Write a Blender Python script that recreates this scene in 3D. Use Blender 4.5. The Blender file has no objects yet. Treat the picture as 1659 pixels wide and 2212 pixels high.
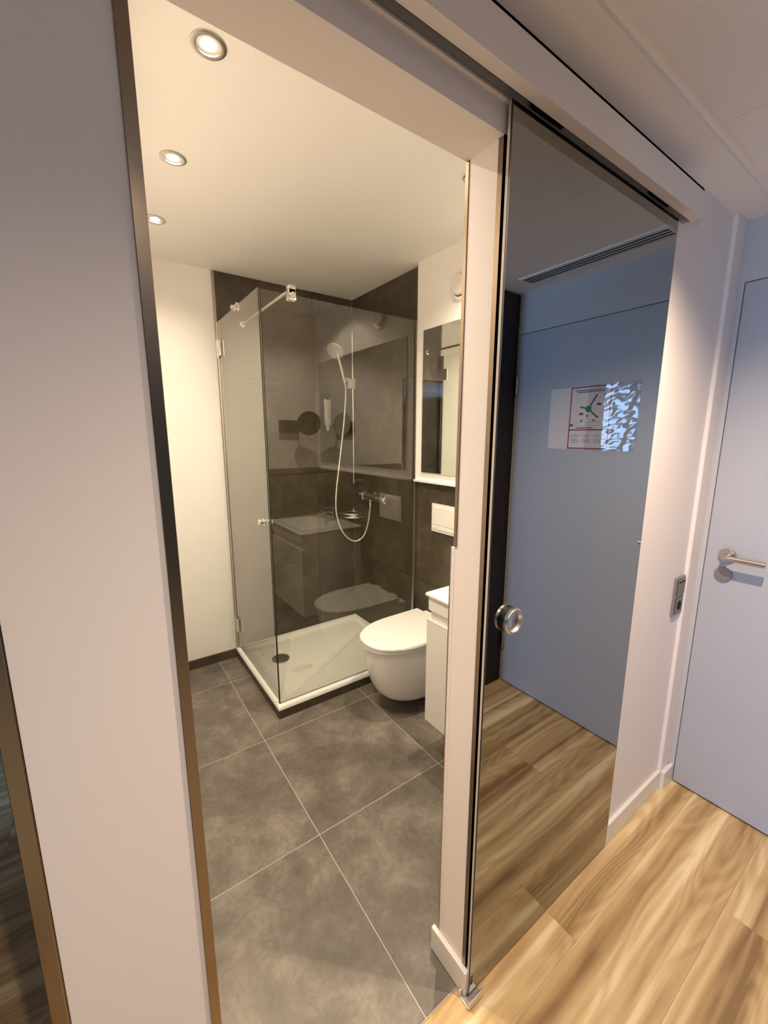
import bpy, bmesh, math, random
from mathutils import Vector, Matrix, noise
random.seed(7)
SC = bpy.context.scene
COL = SC.collection

# ------------------------------------------------------------------ camera
cam_data = bpy.data.cameras.new('camera')
cam_data.sensor_fit = 'HORIZONTAL'
cam_data.sensor_width = 36.0
cam_data.lens = 891.83 / 1659 * 36.0
cam_data.clip_start = 0.02
cam = bpy.data.objects.new('camera', cam_data)
COL.objects.link(cam)
_y, _p, _r = math.radians(35.213), math.radians(10.421), math.radians(0.0727)
_fh = Vector((math.sin(_y), math.cos(_y), 0)); _rt = Vector((math.cos(_y), -math.sin(_y), 0))
_f = _fh * math.cos(_p) + Vector((0, 0, -math.sin(_p)))
_u = _fh * math.sin(_p) + Vector((0, 0, math.cos(_p)))
_r2 = _rt * math.cos(_r) + _u * math.sin(_r)
_u2 = _u * math.cos(_r) - _rt * math.sin(_r)
_m = Matrix((( _r2.x, _u2.x, -_f.x, 0), (_r2.y, _u2.y, -_f.y, 0), (_r2.z, _u2.z, -_f.z, 1.5), (0, 0, 0, 1)))
cam.matrix_world = _m
SC.camera = cam

# ------------------------------------------------------------------ world, daylight, exposure
world = bpy.data.worlds.new('world'); SC.world = world
world.use_nodes = True
world.node_tree.nodes['Background'].inputs[0].default_value = (0.42, 0.62, 1.0, 1)
world.node_tree.nodes['Background'].inputs[1].default_value = 0.6

WARM = (1.0, 0.85, 0.62)
BATH_LAMP_W = 66.0
HALL_LAMP_W = 105.0
WINDOW_W = 165.0

def area_light(name, loc, rot, sx, sy, power, color):
    d = bpy.data.lights.new(name, 'AREA'); d.shape = 'RECTANGLE'; d.size = sx; d.size_y = sy
    d.energy = power; d.color = color
    o = bpy.data.objects.new(name, d); COL.objects.link(o); o.location = loc; o.rotation_euler = rot
    return o
# daylight entering through the bedroom window
area_light('window_daylight', (-3.04, -0.85, 1.45), (0, math.radians(-90), 0), 1.28, 0.90, WINDOW_W, (0.34, 0.57, 1.0))

SC.view_settings.view_transform = 'Standard'
SC.view_settings.look = 'None'
SC.view_settings.exposure = 0.14
SC.view_settings.gamma = 1.0
SC.view_settings.use_curve_mapping = False
SC.cycles.max_bounces = 14
SC.cycles.diffuse_bounces = 10
SC.cycles.glossy_bounces = 6
SC.cycles.transparent_max_bounces = 24
SC.cycles.caustics_reflective = False
SC.cycles.sample_clamp_indirect = 6.0

# ------------------------------------------------------------------ materials
M = {}
def new_mat(name):
    m = bpy.data.materials.new(name); m.use_nodes = True
    nt = m.node_tree
    b = nt.nodes['Principled BSDF']
    M[name] = m
    return m, nt, b
def N(nt, t, **kw):
    n = nt.nodes.new(t)
    for k, v in kw.items(): setattr(n, k, v)
    return n
def simple(name, col, rough=0.5, metal=0.0, spec=0.5, bump=0.0, bscale=200, var=0.0):
    m, nt, b = new_mat(name)
    b.inputs['Base Color'].default_value = (*col, 1)
    b.inputs['Roughness'].default_value = rough
    b.inputs['Metallic'].default_value = metal
    b.inputs['Specular IOR Level'].default_value = spec
    tc = N(nt, 'ShaderNodeTexCoord')
    if bump:
        n = N(nt, 'ShaderNodeTexNoise'); n.inputs['Scale'].default_value = bscale; n.inputs['Detail'].default_value = 3
        nt.links.new(tc.outputs['Object'], n.inputs['Vector'])
        bp = N(nt, 'ShaderNodeBump'); bp.inputs['Strength'].default_value = bump; bp.inputs['Distance'].default_value = 0.002
        nt.links.new(n.outputs['Fac'], bp.inputs['Height']); nt.links.new(bp.outputs['Normal'], b.inputs['Normal'])
    if var:
        n = N(nt, 'ShaderNodeTexNoise'); n.inputs['Scale'].default_value = 3.0; n.inputs['Detail'].default_value = 5
        nt.links.new(tc.outputs['Object'], n.inputs['Vector'])
        r = N(nt, 'ShaderNodeValToRGB')
        r.color_ramp.elements[0].position = 0.3; r.color_ramp.elements[1].position = 0.7
        r.color_ramp.elements[0].color = (*[c * (1 - var) for c in col], 1)
        r.color_ramp.elements[1].color = (*[min(1, c * (1 + var)) for c in col], 1)
        nt.links.new(n.outputs['Fac'], r.inputs['Fac']); nt.links.new(r.outputs['Color'], b.inputs['Base Color'])
    return m
simple('paint', (0.89, 0.875, 0.85), 0.6, spec=0.25, bump=0.04, bscale=260)
simple('paint_hall', (0.85, 0.795, 0.775), 0.6, spec=0.25, bump=0.04, bscale=260)
simple('paint_end', (0.55, 0.545, 0.56), 0.5, spec=0.3, bump=0.04, bscale=260)
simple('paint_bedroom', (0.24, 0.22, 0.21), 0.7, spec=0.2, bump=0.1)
simple('ceiling_paint', (0.92, 0.89, 0.87), 0.8, spec=0.1, bump=0.12, bscale=420)
simple('bath_ceiling_paint', (0.92, 0.905, 0.885), 0.7, spec=0.15, bump=0.1, bscale=300)
simple('white_lacquer', (0.78, 0.755, 0.72), 0.28, spec=0.5)
simple('door_white', (0.45, 0.47, 0.52), 0.33, spec=0.6, bump=0.06, bscale=600)
simple('ceramic', (0.86, 0.85, 0.82), 0.12, spec=0.6)
simple('acrylic', (0.90, 0.895, 0.86), 0.25, spec=0.5)
simple('white_plastic', (0.80, 0.785, 0.75), 0.35)
simple('chrome', (0.82, 0.81, 0.79), 0.06, 1.0)
simple('steel', (0.62, 0.58, 0.53), 0.26, 1.0)
simple('steel_dark', (0.45, 0.40, 0.34), 0.30, 1.0)
simple('aluminium', (0.70, 0.68, 0.64), 0.30, 1.0)
simple('hose_metal', (0.85, 0.83, 0.78), 0.22, 0.7, bump=0.5, bscale=900)
simple('black', (0.008, 0.008, 0.008), 0.45)
simple('rubber', (0.012, 0.012, 0.014), 0.5)
simple('glass_edge', (0.016, 0.018, 0.014), 0.3)
simple('pearl_plastic', (0.36, 0.34, 0.32), 0.3)
simple('trim_metal', (0.27, 0.21, 0.155), 0.26, 1.0)
simple('polished_edge', (0.62, 0.55, 0.50), 0.25)
simple('dark_hole', (0.004, 0.004, 0.004), 0.9)
simple('grey_plastic', (0.33, 0.29, 0.25), 0.4, 0.3)
simple('grey_plate', (0.34, 0.30, 0.31), 0.35, 0.6)
simple('switch_insert', (0.20, 0.175, 0.16), 0.3, 0.4)
simple('drain_grey', (0.13, 0.12, 0.10), 0.3, 0.2)
simple('grout', (0.42, 0.39, 0.35), 0.9, bump=0.3, bscale=500)
simple('wall_grout', (0.17, 0.16, 0.14), 0.9, bump=0.3, bscale=500)
simple('paper', (0.70, 0.67, 0.68), 0.7)
simple('print_red', (0.26, 0.008, 0.03), 0.6)
simple('print_green', (0.01, 0.26, 0.13), 0.6)
simple('print_dark', (0.05, 0.06, 0.07), 0.6)
simple('print_grey', (0.25, 0.26, 0.28), 0.6)
simple('curtain', (0.35, 0.33, 0.32), 0.9, bump=0.4, bscale=300)
simple('headboard', (0.03, 0.025, 0.03), 0.6)
simple('underlay', (0.05, 0.03, 0.02), 0.9)
simple('mirror_silver', (0.86, 0.88, 0.86), 0.0, 1.0)
simple('cosmetic_mirror', (0.80, 0.80, 0.78), 0.02, 1.0)
# smoked mirror glass of the sliding door
simple('smoked_mirror', (0.34, 0.345, 0.33), 0.012, 1.0)

def lamp_mat(name, col, s):
    m, nt, b = new_mat(name)
    b.inputs['Base Color'].default_value = (0.9, 0.85, 0.75, 1)
    b.inputs['Emission Color'].default_value = (*col, 1); b.inputs['Emission Strength'].default_value = s
lamp_mat('lamp_glow', (1.0, 0.86, 0.62), 30.0)

def glass_mat(name, tint, boost=1.0):
    m, nt, b = new_mat(name)
    out = nt.nodes['Material Output']; nt.nodes.remove(b)
    tr = N(nt, 'ShaderNodeBsdfTransparent'); tr.inputs[0].default_value = (*tint, 1)
    gl = N(nt, 'ShaderNodeBsdfGlossy'); gl.inputs['Roughness'].default_value = 0.0; gl.inputs[0].default_value = (1.0, 0.99, 0.96, 1)
    fr = N(nt, 'ShaderNodeFresnel'); fr.inputs['IOR'].default_value = 1.52
    # two surfaces of a thin pane: 2R / (1 + R), applied on the outward face only
    m2 = N(nt, 'ShaderNodeMath', operation='MULTIPLY'); m2.inputs[1].default_value = 2.0 * boost
    a1 = N(nt, 'ShaderNodeMath', operation='ADD'); a1.inputs[1].default_value = 1.0
    dv = N(nt, 'ShaderNodeMath', operation='DIVIDE'); dv.use_clamp = True
    nt.links.new(fr.outputs[0], m2.inputs[0]); nt.links.new(fr.outputs[0], a1.inputs[0])
    nt.links.new(m2.outputs[0], dv.inputs[0]); nt.links.new(a1.outputs[0], dv.inputs[1])
    ge = N(nt, 'ShaderNodeNewGeometry')
    iv = N(nt, 'ShaderNodeMath', operation='SUBTRACT'); iv.inputs[0].default_value = 1.0
    nt.links.new(ge.outputs['Backfacing'], iv.inputs[1])
    mu = N(nt, 'ShaderNodeMath', operation='MULTIPLY')
    nt.links.new(dv.outputs[0], mu.inputs[0]); nt.links.new(iv.outputs[0], mu.inputs[1])
    mx = N(nt, 'ShaderNodeMixShader')
    nt.links.new(mu.outputs[0], mx.inputs[0]); nt.links.new(tr.outputs[0], mx.inputs[1]); nt.links.new(gl.outputs[0], mx.inputs[2])
    nt.links.new(mx.outputs[0], out.inputs[0])
glass_mat('shower_glass', (0.978, 0.985, 0.965), 1.15)
glass_mat('window_glass', (0.97, 0.98, 0.98))

def sleeve_mat():
    m, nt, b = new_mat('plastic_sleeve')
    out = nt.nodes['Material Output']; nt.nodes.remove(b)
    tr = N(nt, 'ShaderNodeBsdfTransparent')
    gl = N(nt, 'ShaderNodeBsdfGlossy'); gl.inputs['Roughness'].default_value = 0.06
    mx = N(nt, 'ShaderNodeMixShader'); mx.inputs[0].default_value = 0.14
    nt.links.new(tr.outputs[0], mx.inputs[1]); nt.links.new(gl.outputs[0], mx.inputs[2]); nt.links.new(mx.outputs[0], out.inputs[0])
sleeve_mat()

def coords(nt, scale, rnd=40.0):
    tc = N(nt, 'ShaderNodeTexCoord'); oi = N(nt, 'ShaderNodeObjectInfo')
    ml = N(nt, 'ShaderNodeMath', operation='MULTIPLY'); ml.inputs[1].default_value = rnd
    nt.links.new(oi.outputs['Random'], ml.inputs[0])
    ad = N(nt, 'ShaderNodeVectorMath', operation='ADD')
    nt.links.new(tc.outputs['Object'], ad.inputs[0]); nt.links.new(ml.outputs[0], ad.inputs[1])
    mp = N(nt, 'ShaderNodeMapping'); mp.inputs['Scale'].default_value = scale
    nt.links.new(ad.outputs[0], mp.inputs['Vector'])
    return mp.outputs['Vector'], oi, ad

def wood_mat():
    m, nt, b = new_mat('oak_plank')
    v, oi, ad = coords(nt, (0.24, 10.0, 1))
    # broad light and dark streaks along the plank
    n1 = N(nt, 'ShaderNodeTexNoise'); n1.inputs['Scale'].default_value = 1.6; n1.inputs['Detail'].default_value = 4; n1.inputs['Distortion'].default_value = 0.35
    nt.links.new(v, n1.inputs['Vector'])
    # cathedral figure: rings of a strongly stretched noise
    mp2 = N(nt, 'ShaderNodeMapping'); mp2.inputs['Scale'].default_value = (1.1, 6.5, 1); nt.links.new(ad.outputs[0], mp2.inputs['Vector'])
    n2 = N(nt, 'ShaderNodeTexNoise'); n2.inputs['Scale'].default_value = 1.1; n2.inputs['Detail'].default_value = 1.5; n2.inputs['Distortion'].default_value = 0.25
    nt.links.new(mp2.outputs[0], n2.inputs['Vector'])
    mm = N(nt, 'ShaderNodeMath', operation='MULTIPLY'); mm.inputs[1].default_value = 95.0; nt.links.new(n2.outputs['Fac'], mm.inputs[0])
    sn = N(nt, 'ShaderNodeMath', operation='SINE'); nt.links.new(mm.outputs[0], sn.inputs[0])
    # fine fibre
    mp3 = N(nt, 'ShaderNodeMapping'); mp3.inputs['Scale'].default_value = (6, 160, 1); nt.links.new(ad.outputs[0], mp3.inputs['Vector'])
    n3 = N(nt, 'ShaderNodeTexNoise'); n3.inputs['Scale'].default_value = 1.0; n3.inputs['Detail'].default_value = 2
    nt.links.new(mp3.outputs[0], n3.inputs['Vector'])
    def mad(a, k, c):
        x = N(nt, 'ShaderNodeMath', operation='MULTIPLY_ADD'); nt.links.new(a, x.inputs[0]); x.inputs[1].default_value = k
        if isinstance(c, float): x.inputs[2].default_value = c
        else: nt.links.new(c, x.inputs[2])
        return x.outputs[0]
    f = mad(n1.outputs['Fac'], 1.75, -0.375)
    f = mad(sn.outputs[0], 0.065, f)
    f = mad(n3.outputs['Fac'], 0.16, f)
    f = mad(oi.outputs['Random'], 0.14, f)
    f = mad(f, 1.0, -0.15)
    r = N(nt, 'ShaderNodeValToRGB'); cr = r.color_ramp
    cr.elements[0].position = 0.10; cr.elements[0].color = (0.25, 0.15, 0.064, 1)
    cr.elements[1].position = 0.90; cr.elements[1].color = (0.82, 0.68, 0.43, 1)
    for p, c in ((0.32, (0.43, 0.285, 0.132, 1)), (0.50, (0.545, 0.38, 0.187, 1)), (0.64, (0.64, 0.47, 0.245, 1)), (0.74, (0.75, 0.59, 0.345, 1))):
        e = cr.elements.new(p); e.color = c
    nt.links.new(f, r.inputs['Fac']); nt.links.new(r.outputs['Color'], b.inputs['Base Color'])
    b.inputs['Roughness'].default_value = 0.42; b.inputs['Specular IOR Level'].default_value = 0.35
    bp = N(nt, 'ShaderNodeBump'); bp.inputs['Strength'].default_value = 0.12; bp.inputs['Distance'].default_value = 0.002
    nt.links.new(n3.outputs['Fac'], bp.inputs['Height']); nt.links.new(bp.outputs[0], b.inputs['Normal'])
wood_mat()

def tile_mat(name, c0, c1, c2, rough):
    m, nt, b = new_mat(name)
    v, oi, ad = coords(nt, (1, 1, 1))
    n1 = N(nt, 'ShaderNodeTexNoise'); n1.inputs['Scale'].default_value = 4.2; n1.inputs['Detail'].default_value = 8; n1.inputs['Roughness'].default_value = 0.66; n1.inputs['Distortion'].default_value = 0.25
    nt.links.new(v, n1.inputs['Vector'])
    n2 = N(nt, 'ShaderNodeTexNoise'); n2.inputs['Scale'].default_value = 60; n2.inputs['Detail'].default_value = 3
    nt.links.new(v, n2.inputs['Vector'])
    x = N(nt, 'ShaderNodeMath', operation='MULTIPLY_ADD'); x.inputs[1].default_value = 0.16
    nt.links.new(n2.outputs['Fac'], x.inputs[0]); nt.links.new(n1.outputs['Fac'], x.inputs[2])
    r = N(nt, 'ShaderNodeValToRGB'); cr = r.color_ramp
    cr.elements[0].position = 0.42; cr.elements[0].color = (*c0, 1)
    cr.elements[1].position = 0.74; cr.elements[1].color = (*c2, 1)
    e = cr.elements.new(0.58); e.color = (*c1, 1)
    nt.links.new(x.outputs[0], r.inputs['Fac']); nt.links.new(r.outputs[0], b.inputs['Base Color'])
    b.inputs['Roughness'].default_value = rough; b.inputs['Specular IOR Level'].default_value = 0.4
    bp = N(nt, 'ShaderNodeBump'); bp.inputs['Strength'].default_value = 0.08; bp.inputs['Distance'].default_value = 0.001
    nt.links.new(n2.outputs['Fac'], bp.inputs['Height']); nt.links.new(bp.outputs[0], b.inputs['Normal'])
tile_mat('floor_tile', (0.098, 0.083, 0.069), (0.146, 0.126, 0.107), (0.240, 0.209, 0.178), 0.38)
tile_mat('wall_tile', (0.046, 0.036, 0.022), (0.068, 0.054, 0.036), (0.105, 0.087, 0.063), 0.42)

def darkwood():
    m, nt, b = new_mat('dark_wood')
    v, oi, ad = coords(nt, (30, 30, 1.2))
    n1 = N(nt, 'ShaderNodeTexNoise'); n1.inputs['Scale'].default_value = 2; n1.inputs['Detail'].default_value = 4
    nt.links.new(v, n1.inputs['Vector'])
    r = N(nt, 'ShaderNodeValToRGB')
    r.color_ramp.elements[0].color = (0.010, 0.0030, 0.0024, 1); r.color_ramp.elements[1].color = (0.026, 0.008, 0.006, 1)
    nt.links.new(n1.outputs['Fac'], r.inputs['Fac']); nt.links.new(r.outputs[0], b.inputs['Base Color'])
    b.inputs['Roughness'].default_value = 0.5
darkwood()

# ------------------------------------------------------------------ mesh helpers
WLOC = {}
def box(bm, x0, x1, y0, y1, z0, z1, bev=0.0, seg=2):
    tmp = bmesh.new()
    bmesh.ops.create_cube(tmp, size=1)
    for v in tmp.verts:
        v.co = Vector(((x0 + x1) / 2 + v.co.x * (x1 - x0), (y0 + y1) / 2 + v.co.y * (y1 - y0), (z0 + z1) / 2 + v.co.z * (z1 - z0)))
    if bev:
        bmesh.ops.bevel(tmp, geom=tmp.edges[:], offset=bev, segments=seg, affect='EDGES', profile=0.5)
    me = bpy.data.meshes.new('t'); tmp.to_mesh(me); tmp.free(); bm.from_mesh(me); bpy.data.meshes.remove(me)
    return bm
def bx(*a, **k):
    return box(bmesh.new(), *a, **k)
def frame_axes(d):
    d = Vector(d).normalized()
    a = Vector((0, 0, 1)) if abs(d.z) < 0.9 else Vector((1, 0, 0))
    u = d.cross(a).normalized(); v = d.cross(u).normalized()
    return d, u, v
def lathe(bm, origin, axis, prof, n=32, cap0=True, cap1=True):
    """prof: list of (distance along axis, radius)"""
    d, u, v = frame_axes(axis); o = Vector(origin); rings = []
    for t, r in prof:
        rings.append([bm.verts.new(o + d * t + (u * math.cos(2 * math.pi * i / n) + v * math.sin(2 * math.pi * i / n)) * max(r, 1e-5)) for i in range(n)])
    for a, b in zip(rings, rings[1:]):
        for i in range(n):
            bm.faces.new((a[i], a[(i + 1) % n], b[(i + 1) % n], b[i]))
    if cap0: bm.faces.new(rings[0][::-1])
    if cap1: bm.faces.new(rings[-1])
    return bm
def cyl(bm, p0, p1, r, n=24, bev=0.0):
    p0, p1 = Vector(p0), Vector(p1); L = (p1 - p0).length
    pr = [(0, r), (L, r)] if not bev else [(0, r - bev), (bev, r), (L - bev, r), (L, r - bev)]
    return lathe(bm, p0, p1 - p0, pr, n)
def catmull(pts, k=6):
    P = [Vector(p) for p in pts]; P = [P[0] * 2 - P[1]] + P + [P[-1] * 2 - P[-2]]; out = []
    for i in range(1, len(P) - 2):
        for j in range(k):
            t = j / k
            out.append(0.5 * ((2 * P[i]) + (P[i + 1] - P[i - 1]) * t + (2 * P[i - 1] - 5 * P[i] + 4 * P[i + 1] - P[i + 2]) * t * t + (3 * P[i] - P[i - 1] - 3 * P[i + 1] + P[i + 2]) * t ** 3))
    out.append(P[-2]); return out
def tube(bm, pts, r, n=12, smooth=6):
    P = catmull(pts, smooth) if smooth else [Vector(p) for p in pts]
    rings = []; d, u, v = frame_axes(P[1] - P[0])
    for i, p in enumerate(P):
        t = (P[min(i + 1, len(P) - 1)] - P[max(i - 1, 0)]).normalized()
        u = (u - t * u.dot(t)).normalized(); v = t.cross(u)
        rr = r(i / (len(P) - 1)) if callable(r) else r
        rings.append([bm.verts.new(p + (u * math.cos(2 * math.pi * j / n) + v * math.sin(2 * math.pi * j / n)) * rr) for j in range(n)])
    for a, b in zip(rings, rings[1:]):
        for j in range(n): bm.faces.new((a[j], a[(j + 1) % n], b[(j + 1) % n], b[j]))
    bm.faces.new(rings[0][::-1]); bm.faces.new(rings[-1]); return bm
def loft(bm, rings, cap0=True, cap1=True):
    R = [[bm.verts.new(p) for p in r] for r in rings]; n = len(R[0])
    for a, b in zip(R, R[1:]):
        for i in range(n): bm.faces.new((a[i], a[(i + 1) % n], b[(i + 1) % n], b[i]))
    if cap0: bm.faces.new(R[0][::-1])
    if cap1: bm.faces.new(R[-1])
    return bm

def obj(name, bm, mat, parent=None, smooth=False, label=None, stuff=False):
    bmesh.ops.recalc_face_normals(bm, faces=bm.faces[:])
    xs = [v.co for v in bm.verts]
    lo = Vector((min(c.x for c in xs), min(c.y for c in xs), min(c.z for c in xs)))
    hi = Vector((max(c.x for c in xs), max(c.y for c in xs), max(c.z for c in xs)))
    c = (lo + hi) / 2
    bmesh.ops.translate(bm, verts=bm.verts, vec=-c)
    if smooth:
        for f in bm.faces: f.smooth = True
        for e in bm.edges:
            if len(e.link_faces) == 2 and e.calc_face_angle(0) > math.radians(42): e.smooth = False
    me = bpy.data.meshes.new(name); bm.to_mesh(me); bm.free()
    me.materials.append(M[mat])
    o = bpy.data.objects.new(name, me); COL.objects.link(o)
    place(o, c, parent)
    if label: o['label'] = label
    if stuff: o['kind'] = 'stuff'
    return o
def place(o, c, parent):
    c = Vector(c); WLOC[o.name] = c
    if parent is not None:
        o.parent = parent; o.location = c - WLOC[parent.name]
    else: o.location = c
def thing(name, label, cat, loc, group=None):
    o = bpy.data.objects.new(name, None); COL.objects.link(o); o.empty_display_size = 0.05
    place(o, loc, None)
    o['label'] = label; o['category'] = cat
    if group: o['group'] = group
    return o
def struct(o, label=None, kind='structure'):
    o['kind'] = kind
    if label: o['label'] = label
    return o
def sroot(name, label, loc):
    o = bpy.data.objects.new(name, None); COL.objects.link(o); o.empty_display_size = 0.05
    place(o, loc, None); return struct(o, label)
def tag(o, label, cat, group=None):
    o['label'] = label; o['category'] = cat
    if group: o['group'] = group
    return o

# ================================================================== SETTING
YW, YI = 0.59, 0.685          # front and back face of the bathroom front wall
XJ = 0.69                     # right jamb of the opening
XL = 0.08                     # left jamb / bathroom side of the partition
XR = 1.643                    # tile face of the bathroom right wall
YB = 2.73                     # tile face of the bathroom back wall
ZB, ZH = 2.455, 2.24          # bathroom and hallway ceiling
XD = 1.955                    # face of the entry door
T = 0.010                     # tile thickness

# walls
wf = bmesh.new(); box(wf, XL, XJ, YW, YI, 2.05, 2.56); box(wf, XJ, 2.10, YW, YI, 0, 2.56)
struct(obj('wall_front', wf, 'paint_hall'), 'pale wall holding the bathroom doorway and the sliding door')
struct(obj('wall_partition', bx(-0.10, XL, YW, 2.84, 0, 2.56), 'paint_hall'), 'white partition end between two metal corner strips')
struct(obj('wall_back', bx(XL, 1.76, YB + T, 2.84, 0, 2.56), 'paint'), 'bathroom back wall, white beside the shower')
wr = bmesh.new(); box(wr, XR + T, 1.76, YI, YB + T, 0, 2.56); box(wr, 1.614, XR + T, YI, 1.955, 1.24, 2.46)
WR = struct(obj('wall_right', wr, 'paint'), 'bathroom right wall, white above the tiled half')
WE = bmesh.new(); box(WE, 1.957, 2.10, 0.559, YW, 0, 2.3); box(WE, 1.957, 2.10, -0.358, 0.559, 2.037, 2.3); box(WE, 1.957, 2.10, -4.8, -0.358, 0, 2.3)
struct(obj('wall_end', WE, 'paint_end'), 'hallway end wall around the entry door')
struct(obj('wall_light_blocker', bx(-1.0, -0.88, -0.30, 1.35, 0, ZH), 'paint_bedroom'))  # added unseen wall, keeps window daylight off the partition end and hallway wall
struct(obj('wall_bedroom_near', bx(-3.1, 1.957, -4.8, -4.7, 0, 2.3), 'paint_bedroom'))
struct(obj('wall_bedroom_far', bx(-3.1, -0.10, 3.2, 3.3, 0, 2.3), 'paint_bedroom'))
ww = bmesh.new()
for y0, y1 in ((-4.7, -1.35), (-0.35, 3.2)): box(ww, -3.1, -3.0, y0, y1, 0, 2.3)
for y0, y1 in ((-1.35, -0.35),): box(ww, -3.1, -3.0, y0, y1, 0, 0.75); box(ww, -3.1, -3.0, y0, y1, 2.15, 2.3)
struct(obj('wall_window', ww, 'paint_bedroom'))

# window with frame and panes
for wn, (a, b) in (('window_1', (-1.35, -0.35)),):
    W1 = sroot(wn, 'bedroom window in a white frame', (-3.05, (a + b) / 2, 0.75))
    for y0, y1 in ((a, a + 0.05), (b - 0.05, b)):
        obj('window_post', bx(-3.02, -2.97, y0, y1, 0.75, 2.15, bev=0.004), 'white_lacquer', W1)
    for z0, z1 in ((0.75, 0.81), (2.09, 2.15)):
        obj('window_rail', bx(-3.02, -2.97, a, b, z0, z1, bev=0.004), 'white_lacquer', W1)
    obj('pane', bx(-3.0, -2.994, a + 0.05, b - 0.05, 0.81, 2.09), 'window_glass', W1)

# ceilings
CE = sroot('ceiling', 'low white hallway ceiling with a shadow gap along the wall', (0.9, 0, ZH))
for x0, x1 in ((-3.1, 0.10), (0.102, 1.33), (1.332, 2.10)):
    obj('ceiling_panel', bx(x0, x1, -4.8, 0.466, ZH, ZH + 0.06), 'ceiling_paint', CE)
obj('edge_strip', bx(-0.10, 2.10, 0.493, YW, ZH, ZH + 0.06), 'ceiling_paint', CE)
obj('shadow_gap', bx(-3.1, 2.10, 0.460, 0.499, ZH + 0.012, ZH + 0.06), 'ceiling_paint', CE)
obj('ceiling_panel', bx(-3.1, -0.10, 0.493, 3.3, ZH, ZH + 0.06), 'ceiling_paint', CE)
struct(obj('ceiling_bathroom', bx(XL, 1.76, YI, 2.84, ZB, ZB + 0.06), 'bath_ceiling_paint'), 'white bathroom ceiling with three downlights')

# hallway floor: oak planks laid along X
FL = struct(obj('floor', bx(-3.1, 2.10, -4.8, 3.3, -0.06, -0.0035), 'underlay'), 'oak plank floor of the hallway and bedroom')
PW = 0.225
def plank(x0, x1, y0, y1):
    obj('plank', bx(x0 + 0.0002, x1 - 0.0002, y0 + 0.0002, y1 - 0.0002, -0.0035, 0.0, bev=0.0003, seg=1), 'oak_plank', FL)
rows = {0: (0.475, 0.606, (-0.35, 1.047, 2.05)), 1: (0.25, 0.475, (-0.5, 0.62, 2.05)), 2: (0.025, 0.25, (-0.9, 0.30, 1.52, 2.05)),
        3: (-0.2, 0.025, (-0.7, 0.86, 2.05)), 4: (-0.365, -0.2, (-0.2, 1.15, 2.05))}
for k, (y0, y1, xs) in rows.items():
    for a, b in zip(xs, xs[1:]): plank(a, b, y0, y1)
for i in range(12):                                   # bedroom side, seen past the partition
    y0 = 0.475 + i * PW; x = -0.10 if i else -0.35
    off = (0.55, 0.95, 0.3, 0.75)[i % 4]
    xs = [x, x - off, x - off - 1.25] if i else [x, x - 1.25]
    for a, b in zip(xs, xs[1:]): plank(b, a, y0, y0 + PW)
obj('plank_field', bx(-3.1, 1.957, -4.7, -0.365, -0.0035, 0.0), 'oak_plank', FL, stuff=True)

# bathroom floor: 60 cm concrete-look tiles
FB = struct(obj('floor_bathroom', bx(XL, 1.76, 0.607, 2.84, -0.06, -0.0012), 'grout'), 'grey stone-look tiled bathroom floor')
gx = (XL + 0.002, 0.567, 1.178, XR + 0.006); gy = (0.608, 1.229, 1.836, 2.446, YB + 0.006)
for i in range(3):
    for j in range(4):
        obj('tile', bx(gx[i] + 0.0018, gx[i + 1] - 0.0018, gy[j] + 0.0018, gy[j + 1] - 0.0018, -0.008, 0.0, bev=0.0008, seg=1), 'floor_tile', FB)

# wall tiles: shower back wall, shower right wall, half-height right wall, half-height front wall
ZR = (0.0, 0.595, 1.237, 1.858, ZB)
TB = struct(obj('wall_tiling_back', bx(0.70, XR, YB + T - 0.002, YB + T, 0, ZB), 'wall_grout'), 'dark tiled back wall of the shower')
for x0, x1 in ((0.70, 1.33), (1.33, XR)):
    for a, b in zip(ZR, ZR[1:]):
        obj('tile', bx(x0 + 0.0015, x1 - 0.0015, YB, YB + T - 0.002, a + 0.0015, b - 0.0015, bev=0.0008, seg=1), 'wall_tile', TB)
TR = struct(obj('wall_tiling_right', bx(XR + T - 0.002, XR + T, YI, YB, 0, 1.237), 'wall_grout'), 'dark tiled right wall')
box_ = bx(XR + T - 0.002, XR + T, 1.957, YB, 1.237, ZB)
obj('grout_bed', box_, 'wall_grout', TR)
for a, b in zip(ZR, ZR[1:]):
    obj('tile', bx(XR, XR + T - 0.002, 1.994, YB - 0.0015, a + 0.0015, b - 0.0015, bev=0.0008, seg=1), 'wall_tile', TR)
for y0, y1 in ((1.374, 1.990), (0.764, 1.374), (YI + 0.012, 0.764)):
    for a, b in ((0, 0.595), (0.595, 1.237)):
        obj('tile', bx(XR, XR + T - 0.002, y0 + 0.0015, y1 - 0.0015, a + 0.0015, b - 0.0015, bev=0.0008, seg=1), 'wall_tile', TR)
TF = struct(obj('wall_tiling_front', bx(XJ + 0.02, XR, YI, YI + 0.002, 0, 1.237), 'wall_grout'), 'dark half-height tiling inside the doorway wall')
for x0, x1 in ((0.712, 1.03), (1.03, XR)):
    for a, b in ((0, 0.595), (0.595, 1.237)):
        obj('tile', bx(x0 + 0.0015, x1 - 0.0015, YI + 0.002, YI + T, a + 0.0015, b - 0.0015, bev=0.0008, seg=1), 'wall_tile', TF)
# profiles at the edges of the shower tiling
struct(obj('trim_1', bx(0.688, 0.701, YB - 0.002, YB + T, 0.06, ZB), 'steel_dark'), 'metal edge strip left of the shower tiles')
struct(obj('trim_2', bx(XR - 0.001, XR + T, 1.988, 1.996, 0.0, ZB), 'steel_dark'), 'metal edge strip right of the shower tiles')
struct(obj('trim_3', bx(1.600, XR + 0.004, YI + T, 1.957, 1.228, 1.240, bev=0.001), 'white_lacquer'), 'white ledge above the half-height tiles')

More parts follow.
